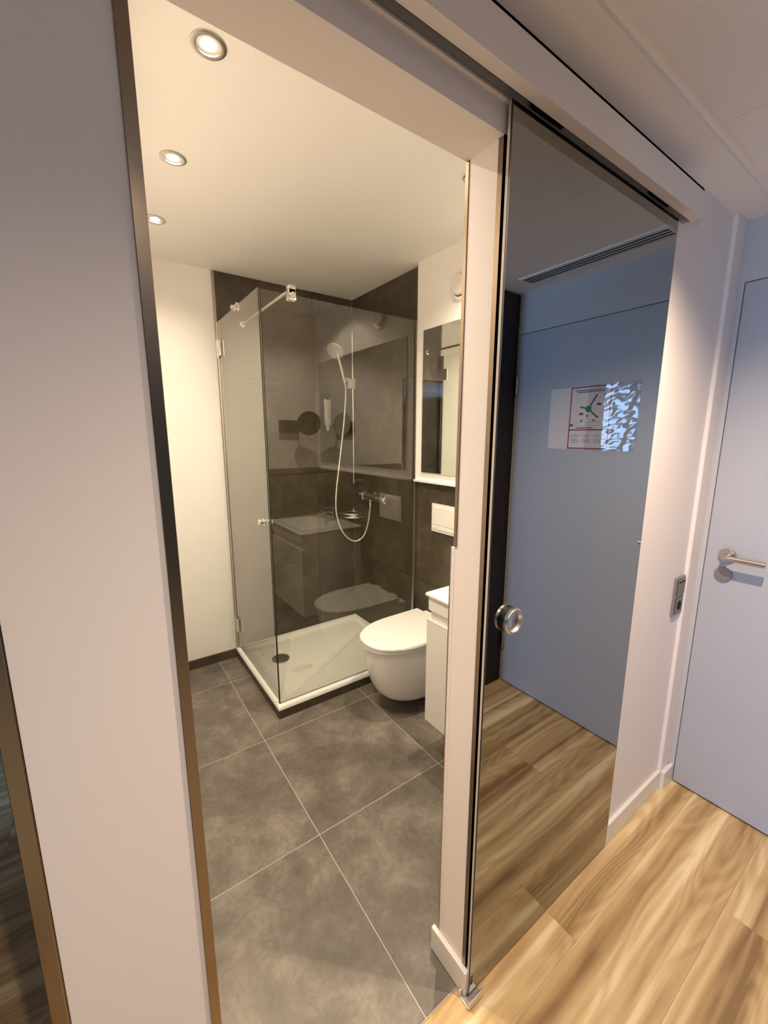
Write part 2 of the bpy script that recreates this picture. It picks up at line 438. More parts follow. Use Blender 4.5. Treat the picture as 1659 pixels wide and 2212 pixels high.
# baseboards
struct(obj('baseboard_back', bx(XL, 0.69, YB - 0.002, YB + T, 0, 0.06, bev=0.001), 'wall_tile'), 'dark tile skirting under the white back wall')
struct(obj('baseboard_left', bx(XL, XL + 0.010, 0.70, YB, 0, 0.06, bev=0.001), 'wall_tile'))
struct(obj('baseboard_hall', bx(1.43, 1.94, YW - 0.014, YW, 0.0, 0.083, bev=0.003), 'white_lacquer'), 'white skirting board right of the sliding door')
bj = bmesh.new(); box(bj, XJ - 0.014, XJ, YW - 0.012, 0.715, 0.002, 0.083, bev=0.003); box(bj, XJ, 1.43, YW - 0.012, YW, 0.002, 0.083, bev=0.003)
struct(obj('baseboard_jamb', bj, 'white_lacquer'), 'white skirting board wrapped around the door jamb')
struct(obj('baseboard_return', bx(1.865, 1.9565, YW - 0.030, YW - 0.014, 0.0, 0.083, bev=0.003), 'white_lacquer'))

# metal corner profiles of the partition end and of the jamb
def corner(name, pts, label):
    o = bmesh.new()
    for p in pts: box(o, *p, bev=0.0006, seg=1)
    return struct(obj(name, o, 'trim_metal'), label)
corner('trim_4', [(XL - 0.013, XL + 0.002, YW - 0.003, YW + 0.001, 0, ZH + 0.05), (XL, XL + 0.002, YW, YW + 0.014, 0, 2.05)], 'brushed metal corner strip at the left of the doorway')
corner('trim_5', [(-0.118, -0.1015, YW - 0.004, YW + 0.003, 0, ZH), (-0.118, -0.1005, YW, YW + 0.014, 0, ZH)], 'brushed metal corner strip at the far left edge')
corner('trim_6', [(XJ - 0.002, XJ + 0.011, YW - 0.002, YW + 0.001, 0.084, 2.05), (XJ - 0.002, XJ + 0.001, YW - 0.002, YW + 0.013, 0.084, 2.05)], 'brushed metal corner strip on the right jamb')
corner('trim_7', [(XJ - 0.002, XJ + 0.001, YI - 0.008, YI + 0.002, 1.240, 2.05), (XJ, XJ + 0.012, YI, YI + 0.002, 1.240, 2.05), (XJ - 0.002, XJ + 0.012, YI + 0.0105, YI + 0.0125, 0.0, 1.237)], 'metal edge strip on the inner corner of the jamb')
struct(obj('trim_9', bx(XJ - 0.0005, XJ + 0.020, YI - 0.001, YI + 0.0105, 0.0, 1.237), 'paint_hall'), 'white reveal beside the half-height tiling')

# entry door with frame
D1 = sroot('door_1', 'flush pale grey entry door with lever handle', (XD, 0.10, 0))
obj('door_leaf', bx(XD, XD + 0.05, -0.355, 0.556, 0.008, 2.034, bev=0.0025), 'door_white', D1)
obj('rebate', bx(XD + 0.03, XD + 0.06, -0.36, 0.56, 0.0, 2.04), 'dark_hole', D1)
for z in (0.27, 1.77):
    h = bmesh.new(); cyl(h, (XD - 0.008, -0.352, z - 0.045), (XD - 0.008, -0.352, z + 0.045), 0.007, 12); obj('hinge', h, 'steel', D1, smooth=True)
hd = obj('handle', lathe(bmesh.new(), (XD, 0.487, 1.052), (-1, 0, 0), [(0, 0.0275), (0.007, 0.0275), (0.010, 0.0255), (0.0101, 0.012), (0.026, 0.011)], 36), 'steel', D1, smooth=True)
lv = bmesh.new(); tube(lv, [(XD - 0.020, 0.487, 1.052), (XD - 0.040, 0.486, 1.052), (XD - 0.052, 0.474, 1.052), (XD - 0.054, 0.450, 1.052), (XD - 0.054, 0.365, 1.052)], 0.0105, 16, 6)
obj('lever', lv, 'steel', hd, smooth=True)
obj('key_rose', lathe(bmesh.new(), (XD, 0.491, 0.977), (-1, 0, 0), [(0, 0.0275), (0.007, 0.0275), (0.009, 0.026)], 36), 'grey_plate', D1, smooth=True, label='flat grey round cover below the lever')

# soft rounded vertical cover strip between wall and door frame
struct(obj('trim_8', bx(1.865, 1.9565, YW - 0.014, YW + 0.002, 0.083, ZH, bev=0.006, seg=5), 'paint_hall'), 'rounded door casing beside the entry door')

# ================================================================== LAMPS
def downlight(x, y, z, watts, label, group, color=WARM, tilt=None, cat='downlight', r=0.042, cone=140):
    t = thing('downlight', label, cat, (x, y, z), group)
    obj('bezel', lathe(bmesh.new(), (x, y, z + 0.002), (0, 0, -1), [(0, r), (0.005, r), (0.0065, r - 0.004), (0.0055, 0.030), (-0.006, 0.0275)], 40, cap0=False, cap1=False), 'steel', t, smooth=True, label='brushed metal ring')
    obj('lens', lathe(bmesh.new(), (x, y, z + 0.006), (0, 0, -1), [(0, 0.0275), (0.004, 0.0262), (0.0065, 0.018), (0.0075, 0.004)], 32), 'lamp_glow', t, smooth=True, label='glowing lamp face')
    d = bpy.data.lights.new('downlight_beam', 'SPOT'); d.energy = watts; d.color = color; d.spot_size = math.radians(cone); d.spot_blend = 1.0; d.shadow_soft_size = 0.012
    o = bpy.data.objects.new('downlight_beam', d); COL.objects.link(o); o.location = (0, 0, -0.012); o.parent = t
    return t
downlight(0.345, 1.247, ZB, BATH_LAMP_W * 0.85, 'round ceiling downlight nearest the doorway, largest in view', 'bathroom downlights')
downlight(0.343, 1.768, ZB, BATH_LAMP_W * 0.9, 'middle one of three round downlights in a row on the bathroom ceiling', 'bathroom downlights')
downlight(0.346, 2.275, ZB, BATH_LAMP_W * 0.33, 'round ceiling downlight farthest back, half hidden by the metal corner strip', 'bathroom downlights')
downlight(1.285, 1.235, ZB, BATH_LAMP_W * 1.2, 'ceiling downlight above the vanity, only its rim showing past the door jamb', 'bathroom downlights')
downlight(1.05, 0.20, ZH, HALL_LAMP_W * 1.15, 'round downlight in the low hallway ceiling by the wardrobe', 'hallway downlights', color=(1.0, 0.76, 0.54), cone=138)
downlight(0.15, -0.40, ZH, HALL_LAMP_W * 0.5, 'round downlight in the hallway ceiling opposite the bathroom doorway', 'hallway downlights', color=(1.0, 0.80, 0.60), cone=134)

# ================================================================== SLIDING DOOR
SX0, SX1, SY = 0.687, 1.411, 0.573
sd = thing('sliding_door', 'smoked mirror glass sliding door hanging in front of the hallway wall', 'door', (1.05, SY, 0.0))
obj('glass_panel', bx(SX0 + 0.002, SX1 - 0.002, SY, SY + 0.008, 0.012, 2.098, bev=0.001, seg=1), 'smoked_mirror', sd)
obj('edge_band', bx(SX0, SX0 + 0.0021, SY - 0.0003, SY + 0.0024, 0.012, 2.098), 'rubber', sd, label='black line along the glass edge')
obj('polished_edge', bx(SX0, SX0 + 0.0021, SY + 0.0024, SY + 0.0084, 0.012, 2.098), 'polished_edge', sd, label='pale polished glass edge')
obj('edge_band', bx(SX1 - 0.0022, SX1, SY - 0.0001, SY + 0.0085, 0.012, 2.098), 'steel', sd)
ph = obj('pull_handle', lathe(bmesh.new(), (0.764, SY, 1.077), (0, -1, 0), [(0.009, 0.0315), (0.016, 0.0315), (0.0185, 0.029), (0.0185, 0.0245), (0.0115, 0.0215), (0.0100, 0.004)], 48, cap0=False), 'aluminium', sd, smooth=True, label='round brushed aluminium finger pull')
obj('gasket', lathe(bmesh.new(), (0.764, SY, 1.077), (0, -1, 0), [(0.0, 0.0305), (0.009, 0.0305)], 48), 'rubber', ph, smooth=True)

tk = thing('sliding_door_track', 'white box cover of the sliding door track under the hallway ceiling', 'door track', (0.8, 0.56, 2.10))
VX1 = 1.462
cv = bmesh.new()
box(cv, -0.10, VX1, 0.538, 0.543, 2.100, 2.172); box(cv, -0.10, VX1, 0.538, YW, 2.167, 2.172)
box(cv, -0.10, VX1, 0.543, 0.562, 2.100, 2.103)
box(cv, -0.10, VX1, 0.583, YW, 2.100, 2.104)
obj('cover', cv, 'paint_hall', tk)
obj('channel', bx(-0.10, VX1 - 0.004, 0.5435, 0.5885, 2.128, 2.154), 'black', tk)
obj('end_cap', bx(VX1, VX1 + 0.002, 0.538, YW, 2.100, 2.172), 'paint_hall', tk)
for x in (0.80, 1.30):
    obj('roller_carriage', bx(x - 0.05, x + 0.05, 0.556, 0.584, 2.112, 2.128, bev=0.002), 'black', tk)

g = bmesh.new()
box(g, 0.668, 0.722, 0.552, 0.5565, 0.0, 0.026, bev=0.0015); box(g, 0.668, 0.722, 0.552, 0.594, 0.0, 0.004, bev=0.0015); box(g, 0.668, 0.722, 0.586, 0.592, 0.0, 0.022, bev=0.0015)
tag(obj('floor_guide', g, 'aluminium'), 'small silver floor guide holding the sliding door at the jamb', 'door guide')

# ================================================================== SHOWER
st = thing('shower_tray', 'flat white shower tray on a dark tiled plinth', 'shower tray', (1.16, 2.33, 0.0))
TX0, TY0 = 0.684, 1.940
tr = bmesh.new()
n = 30; tx = [TX0 + (XR - 0.001 - TX0) * i / n for i in range(n + 1)]; ty = [TY0 + (YB - 0.001 - TY0) * i / n for i in range(n + 1)]
def trz(x, y):
    d = min(x - TX0, XR - x, y - TY0, YB - y)
    e = 0.0715 - 0.012 * min(1, max(0, (d - 0.042) / 0.02))
    if d < 0.004: e -= 0.006
    if d > 0.062: e -= 0.006 * max(0, 1 - math.hypot((x - 0.89), (y - 2.44)) / 0.8)
    return e
ext = sorted(set([TX0, TX0 + 0.004, TX0 + 0.02, TX0 + 0.042, TX0 + 0.05, TX0 + 0.062] + tx[3:-2] + [XR - 0.062, XR - 0.05, XR - 0.042, XR - 0.004, XR - 0.001]))
eyt = sorted(set([TY0, TY0 + 0.004, TY0 + 0.02, TY0 + 0.042, TY0 + 0.05, TY0 + 0.062] + ty[3:-2] + [YB - 0.062, YB - 0.05, YB - 0.042, YB - 0.004, YB - 0.001]))
G = [[tr.verts.new((x, y, trz(x, y))) for y in eyt] for x in ext]
for i in range(len(ext) - 1):
    for j in range(len(eyt) - 1): tr.faces.new((G[i][j], G[i + 1][j], G[i + 1][j + 1], G[i][j + 1]))
rim = [G[i][0] for i in range(len(ext))] + [G[-1][j] for j in range(1, len(eyt))] + [G[i][-1] for i in range(len(ext) - 2, -1, -1)] + [G[0][j] for j in range(len(eyt) - 2, 0, -1)]
low = [tr.verts.new((v.co.x, v.co.y, 0.050)) for v in rim]
for i in range(len(rim)): tr.faces.new((rim[i], rim[(i + 1) % len(rim)], low[(i + 1) % len(rim)], low[i]))
tr.faces.new(low)
obj('tray', tr, 'acrylic', st, smooth=True)
obj('plinth_tile', bx(TX0 + 0.001, XR - 0.002, TY0 + 0.001, TY0 + 0.011, 0.0005, 0.050), 'wall_tile', st)
obj('plinth_tile', bx(TX0 + 0.001, TX0 + 0.011, TY0 + 0.011, YB - 0.004, 0.0005, 0.050), 'wall_tile', st)
dz = trz(0.888, 2.44)
obj('drain_cover', lathe(bmesh.new(), (0.888, 2.438, dz - 0.001), (0, 0, 1), [(0, 0.056), (0.006, 0.056), (0.009, 0.053), (0.0105, 0.03), (0.0108, 0.002)], 40), 'drain_grey', st, smooth=True, label='round metal drain cover')

GT = 2.155
sp = thing('shower_screen', 'fixed clear glass panel across the front of the shower', 'shower screen', (1.16, 1.972, 0.07))
obj('pane', bx(0.704, XR - 0.022, 1.969, 1.977, 0.0740, GT), 'shower_glass', sp)
obj('wall_channel', bx(XR - 0.024, XR - 0.0005, 1.964, 1.982, 0.0725, GT, bev=0.001), 'steel', sp)
obj('bottom_seal', bx(0.704, XR - 0.024, 1.967, 1.979, 0.0700, 0.0735), 'grey_plastic', sp)
obj('edge_seal', bx(0.6985, 0.7035, 1.968, 1.979, 0.0735, GT), 'glass_edge', sp, label='dark vertical seal at the glass corner')

dr = thing('shower_door', 'hinged clear glass shower door on the left side of the tray', 'shower door', (0.70, 2.33, 0.07))
obj('pane', bx(0.696, 0.704, 1.984, 2.690, 0.080, 2.163), 'shower_glass', dr)
obj('wall_profile', bx(0.690, 0.708, 2.702, YB - 0.002, 0.072, 2.163, bev=0.002), 'steel', dr)
obj('hinge_seal', bx(0.698, 0.702, 2.690, 2.702, 0.080, 2.163), 'grey_plastic', dr)
obj('drip_rail', bx(0.690, 0.712, 1.984, 2.70, 0.0700, 0.0790, bev=0.002), 'acrylic', dr)
for z in (0.255, 2.01):
    h = obj('hinge', bx(0.684, 0.695, 2.652, 2.715, z - 0.045, z + 0.045, bev=0.003), 'chrome', dr)
    obj('hinge_plate', bx(0.705, 0.712, 2.640, 2.700, z - 0.045, z + 0.045, bev=0.003), 'chrome', h)
    hb = bmesh.new(); cyl(hb, (0.688, 2.698, z - 0.05), (0.688, 2.698, z + 0.05), 0.008, 16); obj('hinge_pin', hb, 'chrome', h, smooth=True)
kz, ky = 1.068, 2.045
k1 = obj('knob', lathe(bmesh.new(), (0.695, ky, kz), (-1, 0, 0), [(0, 0.018), (0.004, 0.018), (0.005, 0.009), (0.010, 0.009), (0.013, 0.0165), (0.027, 0.0165), (0.030, 0.0145)], 32), 'chrome', dr, smooth=True)
obj('inner_knob', lathe(bmesh.new(), (0.705, ky, kz), (1, 0, 0), [(0, 0.018), (0.004, 0.018), (0.005, 0.009), (0.010, 0.009), (0.013, 0.0165), (0.027, 0.0165), (0.030, 0.0145)], 32), 'chrome', k1, smooth=True)
# small clamp stop on the top edge of the door
cl = bmesh.new()
box(cl, 0.688, 0.6955, 2.31, 2.345, 2.140, 2.178, bev=0.002); box(cl, 0.7045, 0.712, 2.31, 2.345, 2.140, 2.178, bev=0.002); box(cl, 0.688, 0.712, 2.31, 2.345, 2.166, 2.178, bev=0.002)
cyl(cl, (0.70, 2.345, 2.172), (0.70, 2.385, 2.172), 0.008, 16); cyl(cl, (0.70, 2.385, 2.172), (0.70, 2.395, 2.172), 0.013, 16)
obj('top_clamp', cl, 'chrome', dr, smooth=True)

sb = thing('stabiliser_bar', 'pale metal brace bar from the front glass top to the shower back wall', 'brace bar', (0.853, 2.35, 2.18))
b_ = bmesh.new(); cyl(b_, (0.853, 1.985, 2.178), (0.853, YB - 0.006, 2.178), 0.0085, 16); obj('bar', b_, 'hose_metal', sb, smooth=True)
c_ = bmesh.new()
box(c_, 0.834, 0.872, 1.956, 1.9685, 2.128, 2.180, bev=0.003); box(c_, 0.834, 0.872, 1.9775, 1.990, 2.128, 2.180, bev=0.003); box(c_, 0.834, 0.872, 1.956, 1.990, 2.157, 2.196, bev=0.004)
cyl(c_, (0.853, 1.946, 2.155), (0.853, 1.957, 2.155), 0.009, 16)
obj('glass_clamp', c_, 'chrome', sb, smooth=True)
obj('wall_rosette', lathe(bmesh.new(), (0.853, YB, 2.178), (0, -1, 0), [(0, 0.018), (0.007, 0.018), (0.009, 0.015)], 24), 'chrome', sb, smooth=True)

# shower rail, hand shower, hose, mixer
RX, RY = 1.602, 2.662
sr = thing('shower_rail', 'slim vertical chrome shower rail in the tiled corner', 'shower rail', (RX, RY, 1.15))
b_ = bmesh.new(); cyl(b_, (RX, RY, 1.15), (RX, RY, 2.215), 0.0075, 16); obj('rail', b_, 'chrome', sr, smooth=True)
for z in (1.17, 2.19):
    b_ = bmesh.new(); cyl(b_, (RX, RY, z), (XR - 0.0005, RY, z), 0.009, 16); obj('bracket', b_, 'chrome', sr, smooth=True)
sl = bmesh.new(); box(sl, RX - 0.040, RX + 0.014, RY - 0.018, RY + 0.018, 1.835, 1.905, bev=0.006, seg=3); cyl(sl, (RX - 0.075, RY - 0.02, 1.893), (RX - 0.03, RY - 0.01, 1.893), 0.014, 20)
so = obj('slider', sl, 'white_plastic', sr, smooth=True, label='white slider holding the hand shower')
b_ = bmesh.new(); cyl(b_, (RX + 0.004, RY - 0.018, 1.868), (RX + 0.004, RY - 0.034, 1.868), 0.010, 16, bev=0.002); obj('slider_knob', b_, 'chrome', so, smooth=True)

hs = thing('hand_shower', 'round hand shower head leaning from the slider', 'hand shower', (1.47, 2.63, 1.90))
hp = bmesh.new(); tube(hp, [(1.522, 2.640, 1.868), (1.512, 2.638, 1.905), (1.490, 2.633, 1.975), (1.468, 2.628, 2.035), (1.456, 2.622, 2.062)], lambda t: 0.0085 + 0.004 * t, 14, 5)
obj('handle', hp, 'hose_metal', hs, smooth=True)
ax = Vector((-0.62, -0.42, -0.66)).normalized(); hc = Vector((1.446, 2.632, 2.075))
obj('head', lathe(bmesh.new(), hc - ax * 0.024, ax, [(0, 0.012), (0.004, 0.034), (0.014, 0.055), (0.024, 0.060), (0.032, 0.060), (0.034, 0.057)], 40, cap1=False), 'hose_metal', hs, smooth=True)
fc = obj('spray_face', lathe(bmesh.new(), hc + ax * 0.0065, ax, [(0, 0.0568), (0.004, 0.056), (0.0055, 0.052)], 40), 'grey_plastic', hs, smooth=True, label='grey nozzle face')
nz = bmesh.new(); d_, u_, v_ = frame_axes(ax)
for rr, cnt in ((0.012, 6), (0.026, 12), (0.040, 18)):
    for i in range(cnt):
        a = 2 * math.pi * i / cnt; p = hc + ax * 0.012 + (u_ * math.cos(a) + v_ * math.sin(a)) * rr
        cyl(nz, p - ax * 0.001, p + ax * 0.0025, 0.0018, 6)
o_ = obj('nozzles', nz, 'white_plastic', fc, stuff=True)
HP = [(1.522, 2.640, 1.872), (1.512, 2.61, 1.80), (1.491, 2.598, 1.634), (1.457, 2.584, 1.442), (1.419, 2.569, 1.249), (1.388, 2.553, 1.088), (1.38, 2.537, 0.959), (1.406, 2.52, 0.848), (1.451, 2.503, 0.78), (1.51, 2.485, 0.752), (1.562, 2.467, 0.789), (1.585, 2.448, 0.875), (1.588, 2.429, 0.959), (1.583, 2.41, 1.030)]
sh = thing('shower_hose', 'thin pale metal shower hose hanging in a long loop', 'shower hose', (1.45, 2.5, 0.75))
obj('hose', tube(bmesh.new(), HP, 0.0062, 10, 8), 'hose_metal', sh, smooth=True)
b_ = bmesh.new(); cyl(b_, (1.583, 2.41, 1.005), (1.583, 2.41, 1.045), 0.010, 14, bev=0.002); obj('hose_nut', b_, 'chrome', sh, smooth=True)

mx_ = thing('shower_mixer', 'chrome thermostatic shower mixer bar on the dark tiles', 'shower mixer', (1.585, 2.37, 1.07))
MXZ = 1.078
obj('body', lathe(bmesh.new(), (1.583, 2.265, MXZ), (0, 1, 0), [(0, 0.022), (0.003, 0.025), (0.205, 0.025), (0.208, 0.022)], 32), 'chrome', mx_, smooth=True)
for y, s in ((2.262, -1), (2.476, 1)):
    kb = obj('knob', lathe(bmesh.new(), (1.583, y, MXZ), (0, s, 0), [(0, 0.027), (0.002, 0.030), (0.052, 0.030), (0.058, 0.026), (0.060, 0.004)], 32), 'chrome', mx_, smooth=True)
    b_ = bmesh.new(); cyl(b_, (1.583 - 0.024, y + s * 0.022, MXZ + 0.012), (1.583 - 0.036, y + s * 0.022, MXZ + 0.016), 0.005, 10, bev=0.001); obj('stop_button', b_, 'chrome', kb, smooth=True)
for y in (2.295, 2.445):
    b_ = bmesh.new(); lathe(b_, (XR, y, MXZ), (-1, 0, 0), [(0, 0.031), (0.006, 0.031), (0.010, 0.022), (0.045, 0.019)], 28); obj('wall_union', b_, 'chrome', mx_, smooth=True)
b_ = bmesh.new(); cyl(b_, (1.583, 2.41, 1.046), (1.583, 2.41, 1.06), 0.011, 14); obj('outlet', b_, 'chrome', mx_, smooth=True)

# corner basket
cb = thing('corner_basket', 'small chrome wire soap basket in the shower corner', 'basket', (1.59, 2.68, 0.9))
def arc(r, z): return [(XR - r * math.cos(a), YB - r * math.sin(a), z) for a in [math.pi / 2 * i / 10 for i in range(11)]]
obj('rim', tube(bmesh.new(), arc(0.150, 0.925), 0.004, 8, 2), 'chrome', cb, smooth=True)
obj('rim', tube(bmesh.new(), arc(0.142, 0.896), 0.004, 8, 2), 'chrome', cb, smooth=True)
for i in range(6):
    r = 0.025 + 0.022 * i
    obj('wire', tube(bmesh.new(), arc(r, 0.896), 0.0024, 6, 2), 'chrome', cb, smooth=True)
b_ = bmesh.new()
for y in (0, 1):
    p = (XR - 0.004, YB - 0.150, 0.925) if y else (XR - 0.150, YB - 0.004, 0.925); q = (XR - 0.004, YB - 0.004, 0.925)
    tube(b_, [p, q], 0.004, 8, 0); tube(b_, [(p[0], p[1], 0.896), (q[0], q[1], 0.896)], 0.003, 8, 0)
obj('side_wire', b_, 'chrome', cb, smooth=True)
b_ = bmesh.new(); cyl(b_, (XR - 0.012, YB - 0.012, 0.89), (XR - 0.012, YB - 0.012, 0.955), 0.010, 12, bev=0.002); obj('corner_post', b_, 'chrome', cb, smooth=True)

# soap dispenser on the back wall
sdsp = thing('soap_dispenser', 'pale soap dispenser tube hanging before a dark plate on the shower back wall', 'soap dispenser', (1.41, 2.70, 1.53))
obj('bracket', bx(1.372, 1.452, YB - 0.006, YB - 0.0002, 1.53, 1.80, bev=0.003), 'black', sdsp)  # plain dark plate behind the bottle, enlarged to give it a dark surround
rings = []
for z, hw, hd_ in ((1.572, 0.016, 0.012), (1.578, 0.022, 0.019), (1.60, 0.025, 0.022), (1.70, 0.027, 0.017), (1.745, 0.029, 0.010), (1.757, 0.029, 0.006)):
    rings.append([(1.411 + hw * math.cos(2 * math.pi * i / 24), 2.697 + hd_ * math.sin(2 * math.pi * i / 24), z) for i in range(24)])
obj('bottle', loft(bmesh.new(), rings), 'pearl_plastic', sdsp, smooth=True)
obj('cap', lathe(bmesh.new(), (1.411, 2.697, 1.572), (0, 0, -1), [(0, 0.014), (0.022, 0.013), (0.038, 0.007)], 20), 'pearl_plastic', sdsp, smooth=True)
obj('hanger', bx(1.396, 1.426, 2.688, YB - 0.004, 1.753, 1.766, bev=0.002), 'black', sdsp)
for i in range(6):
    obj('print_mark', bx(1.404, 1.418, 2.6745 + 0.0008 * i, 2.678 + 0.0008 * i, 1.618 + i * 0.0155, 1.626 + i * 0.0155), 'print_grey', sdsp)

# ================================================================== TOILET
YT = 1.690
def dshape(xf, xb, w, z, a=0.27, n=28):
    pts = [(xb, YT + w, z)]
    xm = xf + a
    for i in range(n + 1):
        t = math.pi / 2 + math.pi * i / n
        c, s = math.cos(t), math.sin(t)
        pts.append((xm + a * (abs(c) ** 0.92) * (1 if c > 0 else -1), YT + w * (abs(s) ** 0.86) * (1 if s > 0 else -1), z))
    pts.append((xb, YT - w, z))
    return pts
to = thing('toilet', 'white wall-hung toilet with closed lid beside the shower', 'toilet', (1.38, YT, 0.09))
secs = ((0.076, 1.265, 0.110), (0.080, 1.222, 0.136), (0.092, 1.190, 0.152), (0.12, 1.160, 0.163), (0.18, 1.130, 0.171), (0.27, 1.106, 0.176), (0.36, 1.092, 0.178), (0.398, 1.088, 0.178), (0.402, 1.092, 0.174))
obj('bowl', loft(bmesh.new(), [dshape(xf, XR - 0.001, w, z, a=min(0.27, (1.60 - xf) * 0.55)) for z, xf, w in secs]), 'ceramic', to, smooth=True)
obj('seat', loft(bmesh.new(), [dshape(1.080, 1.575, 0.178, 0.403), dshape(1.074, 1.578, 0.183, 0.406), dshape(1.074, 1.578, 0.183, 0.417), dshape(1.079, 1.575, 0.179, 0.420)]), 'white_plastic', to, smooth=True)
obj('lid', loft(bmesh.new(), [dshape(1.077, 1.575, 0.181, 0.4215), dshape(1.071, 1.580, 0.186, 0.4245), dshape(1.071, 1.580, 0.186, 0.434), dshape(1.076, 1.577, 0.182, 0.4395), dshape(1.100, 1.56, 0.16, 0.4415)]), 'ceramic', to, smooth=True)
for s in (-1, 1):
    b_ = bmesh.new(); box(b_, 1.583, 1.612, YT + s * 0.10 - 0.035, YT + s * 0.10 + 0.035, 0.402, 0.436, bev=0.008, seg=3); obj('hinge', b_, 'white_plastic', to, smooth=True)

fp = thing('flush_plate', 'white dual flush plate on the tiles above the toilet', 'flush plate', (XR - 0.006, 1.695, 0.94))
obj('plate', bx(XR - 0.012, XR - 0.0003, 1.572, 1.818, 0.940, 1.110, bev=0.003, seg=2), 'white_plastic', fp)
obj('push_button', bx(XR - 0.0165, XR - 0.012, 1.592, 1.798, 0.985, 1.090, bev=0.0015), 'white_plastic', fp)
obj('push_button', bx(XR - 0.0165, XR - 0.012, 1.592, 1.798, 0.957, 0.980, bev=0.0015), 'white_plastic', fp)

# ================================================================== VANITY, BASIN, TAP
VX, VY0, VY1 = 1.152, 0.700, 1.300
va = thing('vanity_cabinet', 'white wall-hung vanity cabinet between toilet and doorway wall', 'vanity', (1.4, 1.0, 0.2))
obj('carcass', bx(VX + 0.018, XR - 0.0005, VY0, VY1 - 0.002, 0.20, 0.690), 'white_lacquer', va)
obj('side_panel', bx(VX + 0.022, XR - 0.0005, VY1 - 0.020, VY1 - 0.004, 0.690, 0.803), 'white_lacquer', va)
obj('side_panel', bx(VX + 0.022, XR - 0.0005, VY0, VY0 + 0.016, 0.690, 0.803), 'white_lacquer', va)
obj('drawer_front', bx(VX + 0.006, VX + 0.022, VY0, VY1 - 0.003, 0.742, 0.803, bev=0.0015), 'white_lacquer', va)
obj('grip_recess', bx(VX + 0.024, VX + 0.030, VY0, VY1 - 0.020, 0.690, 0.742), 'white_lacquer', va)
lo = obj('drawer_front', bx(VX, VX + 0.018, VY0, VY1, 0.197, 0.694, bev=0.0015), 'white_lacquer', va)
obj('grip_edge', bx(VX - 0.001, VX + 0.018, VY0, VY1, 0.6945, 0.700, bev=0.001), 'white_plastic', lo)

wb = thing('washbasin', 'white ceramic washbasin slab on top of the vanity cabinet', 'washbasin', (1.4, 1.0, 0.785))
bb = bmesh.new(); nx, ny = 36, 40
BX0, BX1, BY0, BY1 = 1.146, XR - 0.0005, 0.698, 1.306
def sst(t): t = max(0, min(1, t)); return t * t * (3 - 2 * t)
def bz(x, y):
    dx = (x - 1.355) / 0.165; dy = (y - 1.0) / 0.235
    d = (abs(dx) ** 4 + abs(dy) ** 4) ** 0.25
    e = 0.827 - 0.092 * sst((1.05 - d) / 0.35)
    m = min(x - BX0, BY1 - y)
    return e - 0.008 * max(0, 1 - m / 0.012) ** 2
def axis(a, b, n): 
    r = [a + (b - a) * i / n for i in range(n + 1)]
    return r
xs_ = sorted(set([BX0 + 0.003, BX0 + 0.007, BX0 + 0.012] + axis(BX0, BX1, nx))); ys_ = sorted(set([BY1 - 0.003, BY1 - 0.007, BY1 - 0.012] + axis(BY0, BY1, ny)))
G = [[bb.verts.new((x, y, bz(x, y))) for y in ys_] for x in xs_]
for i in range(len(xs_) - 1):
    for j in range(len(ys_) - 1): bb.faces.new((G[i][j], G[i + 1][j], G[i + 1][j + 1], G[i][j + 1]))
rim = [G[i][0] for i in range(len(xs_))] + [G[-1][j] for j in range(1, len(ys_))] + [G[i][-1] for i in range(len(xs_) - 2, -1, -1)] + [G[0][j] for j in range(len(ys_) - 2, 0, -1)]
def ring(off, z):
    return [bb.verts.new((min(max(v.co.x, BX0 + off), BX1), max(BY0, min(v.co.y, BY1 - off)), z)) for v in rim]
l1 = ring(0.0, 0.811); l2 = ring(0.005, 0.805)
for A, B in ((rim, l1), (l1, l2)):
    for i in range(len(rim)): bb.faces.new((A[i], A[(i + 1) % len(rim)], B[(i + 1) % len(rim)], B[i]))
obj('basin', bb, 'ceramic', wb, smooth=True)
obj('waste_plug', lathe(bmesh.new(), (1.355, 1.0, 0.733), (0, 0, 1), [(0, 0.03), (0.004, 0.03), (0.006, 0.026)], 28), 'chrome', wb, smooth=True)
b_ = lathe(bmesh.new(), (1.512, 1.0, 0.79), (-1, 0, 0.2), [(0, 0.012), (0.004, 0.012)], 20); obj('overflow_ring', b_, 'chrome', wb, smooth=True)

fa = thing('basin_tap', 'chrome single-lever tap standing on the washbasin', 'tap', (1.575, 1.0, 0.827))
obj('body', lathe(bmesh.new(), (1.575, 1.0, 0.8265), (0, 0, 1), [(0, 0.028), (0.004, 0.028), (0.006, 0.023), (0.095, 0.021), (0.10, 0.019)], 28), 'chrome', fa, smooth=True)
obj('spout', tube(bmesh.new(), [(1.575, 1.0, 0.885), (1.53, 1.0, 0.905), (1.47, 1.0, 0.905), (1.440, 1.0, 0.893)], lambda t: 0.016 - 0.004 * t, 16, 5), 'chrome', fa, smooth=True)
b_ = bmesh.new(); box(b_, 1.50, 1.59, 0.988, 1.012, 0.933, 0.943, bev=0.004, seg=2); cyl(b_, (1.575, 1.0, 0.926), (1.575, 1.0, 0.940), 0.020, 24)
obj('lever', b_, 'chrome', fa, smooth=True)

# ================================================================== MIRROR, VENT, COSMETIC MIRROR
wm = thing('wall_mirror', 'tall frameless mirror on the white wall above the washbasin', 'mirror', (1.61, 1.3, 1.287))
obj('mirror_backing', bx(1.6105, 1.6138, 0.722, 1.890, 1.289, 2.084), 'grey_plastic', wm)
obj('mirror_glass', bx(1.606, 1.6105, 0.720, 1.892, 1.287, 2.086, bev=0.001, seg=1), 'mirror_silver', wm)

